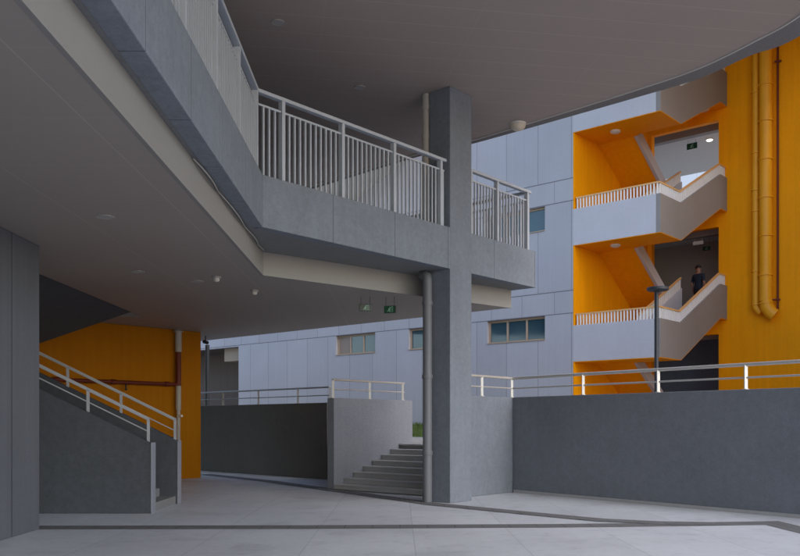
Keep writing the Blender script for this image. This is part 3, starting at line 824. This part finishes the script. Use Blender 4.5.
MB().box(-.2, aR + .15, -.1, B_W - .003, 15.25, 15.6).box(aR + .1501, aR + 2.2, -2.2, B_W - 4.7 - .0, 15.25, 15.6).box(.3, aR + .15, -2.2, -.1001, 15.25, 15.6).build('roof', M['ceil_up'], t, fr=frT)  # unseen roof, its outer slabs lengthened to shade the tower top
# lamps under the landings
def tlamp(x, y, z, label):
    t2 = thing('ceiling_lamp', label, 'ceiling light', tuple(frT @ Vector((x, y, z))), 'lamps under the stair landings')
    c = (0, 0, 0)
    MB().lathe([(.17, -.001), (.17, -.05), (.15, -.055)], (x, y, z), 20).build('base', M['white'], t2, fr=frT, smooth=True)
    MB().lathe([(.14, -.056), (.12, -.085), (.05, -.1), (0, -.102)], (x, y, z), 20).build('diffuser', M['diffuser'], t2, fr=frT, smooth=True)
tlamp(1.18, .75, ZUk[3] - .004, 'round white lamp under the topmost orange landing')
tlamp(1.18, .75, ZUk[2] - .004, 'round white lamp under the middle orange landing')
tlamp(2.4, 5.3, ZUk[3] + 1.70 - .004, 'small lamp under the zigzag flight at the very top of the tower')

# ------------------------------------------------------------------ orange building behind the tower
t = thing('orange_building', 'tall plain orange wall with doorways behind the stair tower', 'building', tuple(frT @ Vector((3, B_W, TZ))))
dr = [(.2, 2.80, TZ, 4.78), (.2, 2.80, ZUk[1] + 1.9, 8.72), (.2, 2.80, ZUk[2] + 1.9, 12.64)]
MB().grid([-.0, 16], [0, ZTOP], dr, B_W + .25, B_W).build('wall', M['orange'], t, fr=frT)
# unseen roof overhang, sized to shade the orange wall and tower side
MB().box(3.3, 8.2, -4.6, B_W + .25, 15.25, 15.7).build('unseen_roof_overhang', M['ceil_up'], t, fr=frT)
# added wall out of view on the right, blocks sun from the tower
MB().box(15.0, 15.3, -3.4, B_W - .002, 0.02, 20.0).build('sun_blocker_wall', M['orange'], t, fr=frT)
# corridors behind the doorways
for i, (x0, x1, z0, z1) in enumerate(dr):
    MB().box(-3, 7, B_W + .251, B_W + 3.2, z0 - .2, z0).build('corridor_floor', M['step'], t, fr=frT)
    MB().box(-3, 7, B_W + .251, B_W + (3.2 if i < 2 else 6.5), z1 + .16, z1 + .4).build('corridor_ceiling', M['facade_plain'], t, fr=frT)
    MB().box(-3, 7, B_W + .7, B_W + 1.0, z1 - .1, z1 + .159).build('corridor_beam', M['beige'], t, fr=frT)
    if i < 2:
        MB().box(-3, 7, B_W + 3.0, B_W + 3.2, z0, z1 + .159).build('corridor_wall', M['corridor'] if i == 1 else M['retain'], t, fr=frT)
    MB().box(-3, -2.8, B_W + .251, B_W + 3.0, z0, z1 + .159).build('corridor_wall', M['corridor'], t, fr=frT)
    if i < 2: MB().box(6.8, 7, B_W + .251, B_W + 3.0, z0, z1 + .159).build('corridor_wall', M['corridor'], t, fr=frT)
# bright building seen through the top doorway
tag(MB().box(-14, 22, 34, 34.3, 0, 21.5).build('white_building', M['farwall'], fr=frT), 'bright white panelled building seen through the topmost doorway', 'building')

# pipes on the orange wall
def wx(u):
    W0 = frT @ Vector((0, B_W, 0)); return onp(u, (W0.x, W0.y), -DL)
def opipe(u, r, v_bot, label, ring_v):
    x = wx(u); W = frT @ Vector((x, B_W, 0)); y = W.y
    zb = zat(v_bot, y)
    o0 = frT @ Vector((x, B_W - r - .08, zb))
    t2 = thing('orange_pipe', label, 'pipe', tuple(o0), 'thick pipes on the orange wall')
    yy = B_W - r - .06
    pts = [(x, yy, ZTOP), (x, yy, zb + r * 1.1)]
    MB().tube(pts, r, 24).build('pipe', M['pipe_orange'], t2, fr=frT, smooth=True)
    el = [(x, yy, zb + r * 1.1), (x + r * .2, yy, zb + r * .1), (x + r * .75, yy + r * .1, zb - r * .75), (x + r * 1.3, yy + r * .3, zb - r * 1.2)]
    MB().tube(el, r * 1.04, 24).build('elbow', M['pipe_orange'], t2, fr=frT, smooth=True)
    for v in ring_v:
        z = zat(v, y)
        MB().lathe([(r + .004, 0), (r + .032, .006), (r + .032, .05), (r + .004, .056)], (x, yy, z), 24).build('joint_ring', M['pipe_orange'], t2, fr=frT, smooth=True)
    return t2
opipe(757.5, .125, 309, 'thinner of the two orange pipes on the orange wall', (95, 155, 192, 213, 273, 306))
opipe(768.3, .215, 309, 'thicker of the two orange pipes on the orange wall', (88, 124, 162, 200, 238, 277, 305))
x = wx(778.5); W = frT @ Vector((x, B_W, 0))
t = thing('cable_conduit', 'thin dark conduit running down beside the thick orange pipe', 'conduit', tuple(frT @ Vector((x, B_W - .05, 4.2))))
MB().tube([(x, B_W - .07, ZTOP), (x, B_W - .07, zat(310, W.y))], .035, 10).build('conduit', M['redpipe'], t, fr=frT, smooth=True)
MB().tube([(x - .35, B_W - .3, zat(300, W.y)), (x + .08, B_W - .06, zat(300, W.y))], .03, 8).build('bracket', M['redpipe'], t, fr=frT, smooth=True)
MB().tube([(x - .1, B_W - .12, zat(62, W.y)), (x + .12, B_W - .05, zat(62, W.y))], .035, 8).build('bracket', M['redpipe'], t, fr=frT, smooth=True)

# signs and lamps inside the doorways
def tsign(u, v0, v1, yl, w, zc, label, face):
    # place on a plane yl behind the facade in the tower frame
    W0 = frT @ Vector((0, yl, 0)); x = onp(u, (W0.x, W0.y), -DL); W = frT @ Vector((x, yl, 0))
    exit_sign(u, v0, v1, W.y, w, zc, label, -DL, face, 1)
tsign(692, 143, 149, B_W + 1.9, .42, 12.79, 'green exit sign hanging in the topmost doorway', 'signgreen')
tsign(706.5, 246.5, 250.5, B_W + 2.2, .3, 8.87, 'small exit sign hanging in the dark middle doorway', 'signgreen')
yl = B_W + 1.0
W0 = frT @ Vector((0, yl, 0)); x = onp(698.3, (W0.x, W0.y), -DL); W = frT @ Vector((x, yl, 0))
z0, z1 = zat(244.6, W.y), zat(241.2, W.y)
tag(MB().box(x - .2, x + .2, yl - .02, yl + .02, z0, z1).box(x - .15, x - .14, yl - .005, yl + .005, z1, 8.87).box(x + .14, x + .15, yl - .005, yl + .005, z1, 8.87).build('hanging_panel', M['white'], fr=frT), 'small blank white panel hanging in the dark middle doorway', 'sign')
yl = B_W + 2.3
W0 = frT @ Vector((0, yl, 0)); x = onp(709.5, (W0.x, W0.y), -DL)
t = thing('corridor_lamp', 'small lit round lamp on the corridor ceiling in the topmost doorway', 'ceiling light', tuple(frT @ Vector((x, yl, 12.8))))
MB().lathe([(.14, 0), (.14, -.04)], (x, yl, 12.799), 16).build('base', M['white'], t, fr=frT, smooth=True)
MB().lathe([(.12, -.041), (.11, -.07), (.04, -.09), (0, -.092)], (x, yl, 12.799), 16).build('diffuser', M['lamp'], t, fr=frT, smooth=True)

# ------------------------------------------------------------------ lamp post on the terrace
yl = 20.0; xl = (656.5 - 400) / FL * yl
zt_ = zat(288, yl)
t = thing('lamp_post', 'dark lamp post with a flat round head on the terrace', 'lamp post', (xl, yl, TZ))
MB().lathe([(.12, 0), (.12, .02), (.06, .03)], (xl, yl, TZ), 20).build('base', M['dark'], t, smooth=True)
MB().tube([(xl, yl, TZ + .02), (xl, yl, zt_ - .02)], .05, 16).build('pole', M['dark'], t, smooth=True)
MB().lathe([(.06, -.10), (.10, -.08), (.22, -.065), (.25, -.05), (.255, .0), (.245, .012), (.05, .02), (0, .021)], (xl + .03, yl, zt_), 32).build('lamp_head', M['dark'], t, smooth=True)

# ------------------------------------------------------------------ person on the middle floor landing
def person():
    yl = B_W + .1
    W0 = frT @ Vector((0, yl, 0)); x = onp(698.5, (W0.x, W0.y), -DL)
    W = frT @ Vector((x, yl, 0)); fz_ = ZUk[1] + 1.9
    H = 1.98
    J = {}
    def v(n, p, r): J[n] = (Vector(p), r)
    v('pelvis', (0, 0, .95), .155); v('waist', (0, .01, 1.10), .145); v('chest', (0, .0, 1.32), .165); v('upper', (0, .01, 1.44), .12); v('neck', (0, 0, 1.53), .058)
    v('head0', (0, -.01, 1.60), .075); v('head1', (0, -.015, 1.68), .098); v('head2', (0, -.005, 1.75), .075)
    E = [('pelvis', 'waist'), ('waist', 'chest'), ('chest', 'upper'), ('upper', 'neck'), ('neck', 'head0'), ('head0', 'head1'), ('head1', 'head2')]
    for s, n_ in ((-1, 'l'), (1, 'r')):
        st = .10 * s
        v('hip' + n_, (.095 * s, 0, .90), .105); v('knee' + n_, (.11 * s, -.03 - st * .6, .50), .065); v('ank' + n_, (.11 * s, .03 + st * .4, .09), .045); v('toe' + n_, (.12 * s, -.13 + st * .4, .035), .035)
        v('sh' + n_, (.18 * s, 0, 1.43), .075); v('elb' + n_, (.255 * s, .03, 1.15), .045); v('wri' + n_, (.25 * s, -.07, .92), .029); v('palm' + n_, (.25 * s, -.095, .85), .032)
        E += [('pelvis', 'hip' + n_), ('hip' + n_, 'knee' + n_), ('knee' + n_, 'ank' + n_), ('ank' + n_, 'toe' + n_), ('upper', 'sh' + n_), ('sh' + n_, 'elb' + n_), ('elb' + n_, 'wri' + n_), ('wri' + n_, 'palm' + n_)]
        for q in range(4):
            l = (.075, .085, .08, .065)[q]; yy = -.095 + (q - 1.5) * .021
            v(f'f{q}a' + n_, (.25 * s, yy - .002 * q, .80), .0095); v(f'f{q}b' + n_, (.243 * s, yy, .80 - l * .55), .0085); v(f'f{q}c' + n_, (.23 * s, yy, .80 - l), .0075)
            E += [('palm' + n_, f'f{q}a' + n_), (f'f{q}a' + n_, f'f{q}b' + n_), (f'f{q}b' + n_, f'f{q}c' + n_)]
        v('t0' + n_, (.24 * s, -.135, .845), .0105); v('t1' + n_, (.232 * s, -.15, .805), .0085)
        E += [('palm' + n_, 't0' + n_), ('t0' + n_, 't1' + n_)]
    keys = list(J); idx = {k: i for i, k in enumerate(keys)}
    me = bpy.data.meshes.new('person'); me.from_pydata([J[k][0] for k in keys], [(idx[a], idx[b]) for a, b in E], [])
    ob = bpy.data.objects.new('person_rig', me); COL.objects.link(ob)
    ob.modifiers.new('skin', 'SKIN'); 
    for i, k in enumerate(keys):
        sv = me.skin_vertices[0].data[i]; r = J[k][1]
        sx, sy = r, r
        if k in ('pelvis', 'waist', 'chest', 'upper'): sx, sy = r, r * .78
        sv.radius = (sx, sy); sv.use_root = (k == 'pelvis')
    sm = ob.modifiers.new('sub', 'SUBSURF'); sm.levels = 2; sm.render_levels = 2
    dg = bpy.context.evaluated_depsgraph_get(); dg.update()
    m2 = bpy.data.meshes.new_from_object(ob.evaluated_get(dg))
    bpy.data.objects.remove(ob)
    m2.materials.clear()
    for n_ in ('skin', 'shirt', 'trousers'): m2.materials.append(M[n_])
    for p in m2.polygons:
        c = p.center; ax = abs(c.x)
        arm = ax > .205 and c.z < 1.40
        if c.z < .09: k = 2
        elif arm and c.z < 1.22: k = 0
        elif c.z < .98 : k = 2 if ax < .21 else 0
        elif c.z < 1.50: k = 1
        else: k = 0
        p.material_index = k; p.use_smooth = True
    body = bpy.data.objects.new('person', m2); COL.objects.link(body)
    ang = math.atan2(-DR.y, -DR.x) + R_(90) + R_(165)
    fr_ = Matrix.Translation((W.x, W.y, fz_)) @ Matrix.Rotation(ang, 4, 'Z') @ Matrix.Scale(H / 1.83, 4)
    body.matrix_world = fr_; PW[body.name] = fr_
    tag(body, 'person in a navy T-shirt standing on the middle stair landing', 'person')
    h = MB(); 
    prof = []
    for i in range(7):
        q = i / 6 * math.pi / 2
        prof.append((.108 * math.cos(q), .105 * math.sin(q)))
    h.lathe(prof, (0, .012, 1.695), 20).build('hair', M['hair'], body, fr=fr_, smooth=True)
    h2 = MB().box(-.095, .095, .02, .10, 1.60, 1.70)
    f = MB()
    f.lathe([(.018, -.02), (.02, 0), (.008, .03)], (0, -.113, 1.655), 8)
    f.build('nose', M['skin'], body, fr=fr_, smooth=True)
    for s in (-1, 1):
        MB().lathe([(.004, -.03), (.022, -.015), (.024, .015), (.006, .03)], (.1 * s, .005, 1.665), 10).build('ear', M['skin'], body, fr=fr_, smooth=True)
        MB().lathe([(.0, -.008), (.012, 0), (.0, .008)], (.036 * s, -.104, 1.685), 8).build('eye', M['black'], body, fr=fr_, smooth=True)
    MB().box(-.025, .025, -.104, -.094, 1.612, 1.62).build('mouth', M['redpipe'], body, fr=fr_)
    return body
person()

# ------------------------------------------------------------------ camera, light, world
cam = bpy.data.cameras.new('camera'); co = bpy.data.objects.new('camera', cam); COL.objects.link(co)
co.location = (0, 0, EYE); co.rotation_euler = (R_(90), 0, 0)
cam.sensor_width = 36; cam.sensor_fit = 'HORIZONTAL'; cam.lens = 36 * FL / 800
cam.shift_y = (HZ - 278) / 800; cam.clip_start = 0.1; cam.clip_end = 500
S.camera = co

SUN_EL, SUN_AZ = R_(37), R_(138)      # azimuth measured clockwise from +Y (towards the right)
w = bpy.data.worlds.new('World'); S.world = w; w.use_nodes = True
nt = w.node_tree; nt.nodes.clear()
ow = nt.nodes.new('ShaderNodeOutputWorld'); bg = nt.nodes.new('ShaderNodeBackground')
sky = nt.nodes.new('ShaderNodeTexSky'); sky.sky_type = 'NISHITA'; sky.sun_disc = False
sky.sun_elevation = SUN_EL; sky.sun_rotation = SUN_AZ; sky.air_density = 1.0; sky.dust_density = 1.6; sky.ozone_density = 1.0
nt.links.new(sky.outputs[0], bg.inputs[0]); nt.links.new(bg.outputs[0], ow.inputs[0])
bg.inputs[1].default_value = 0.15
sl_ = bpy.data.lights.new('sun', 'SUN'); sl_.energy = 0.5; sl_.angle = R_(30); sl_.color = (1.0, 0.992, 0.98)
so = bpy.data.objects.new('sun', sl_); COL.objects.link(so)
d = Vector((math.sin(SUN_AZ) * math.cos(SUN_EL), math.cos(SUN_AZ) * math.cos(SUN_EL), math.sin(SUN_EL)))
so.rotation_euler = d.to_track_quat('Z', 'Y').to_euler()
S.view_settings.view_transform = 'Standard'
S.view_settings.look = 'None'
S.view_settings.exposure = 1.22; S.view_settings.gamma = 1.0; S.view_settings.use_curve_mapping = False
S.cycles.max_bounces = 10; S.cycles.diffuse_bounces = 6
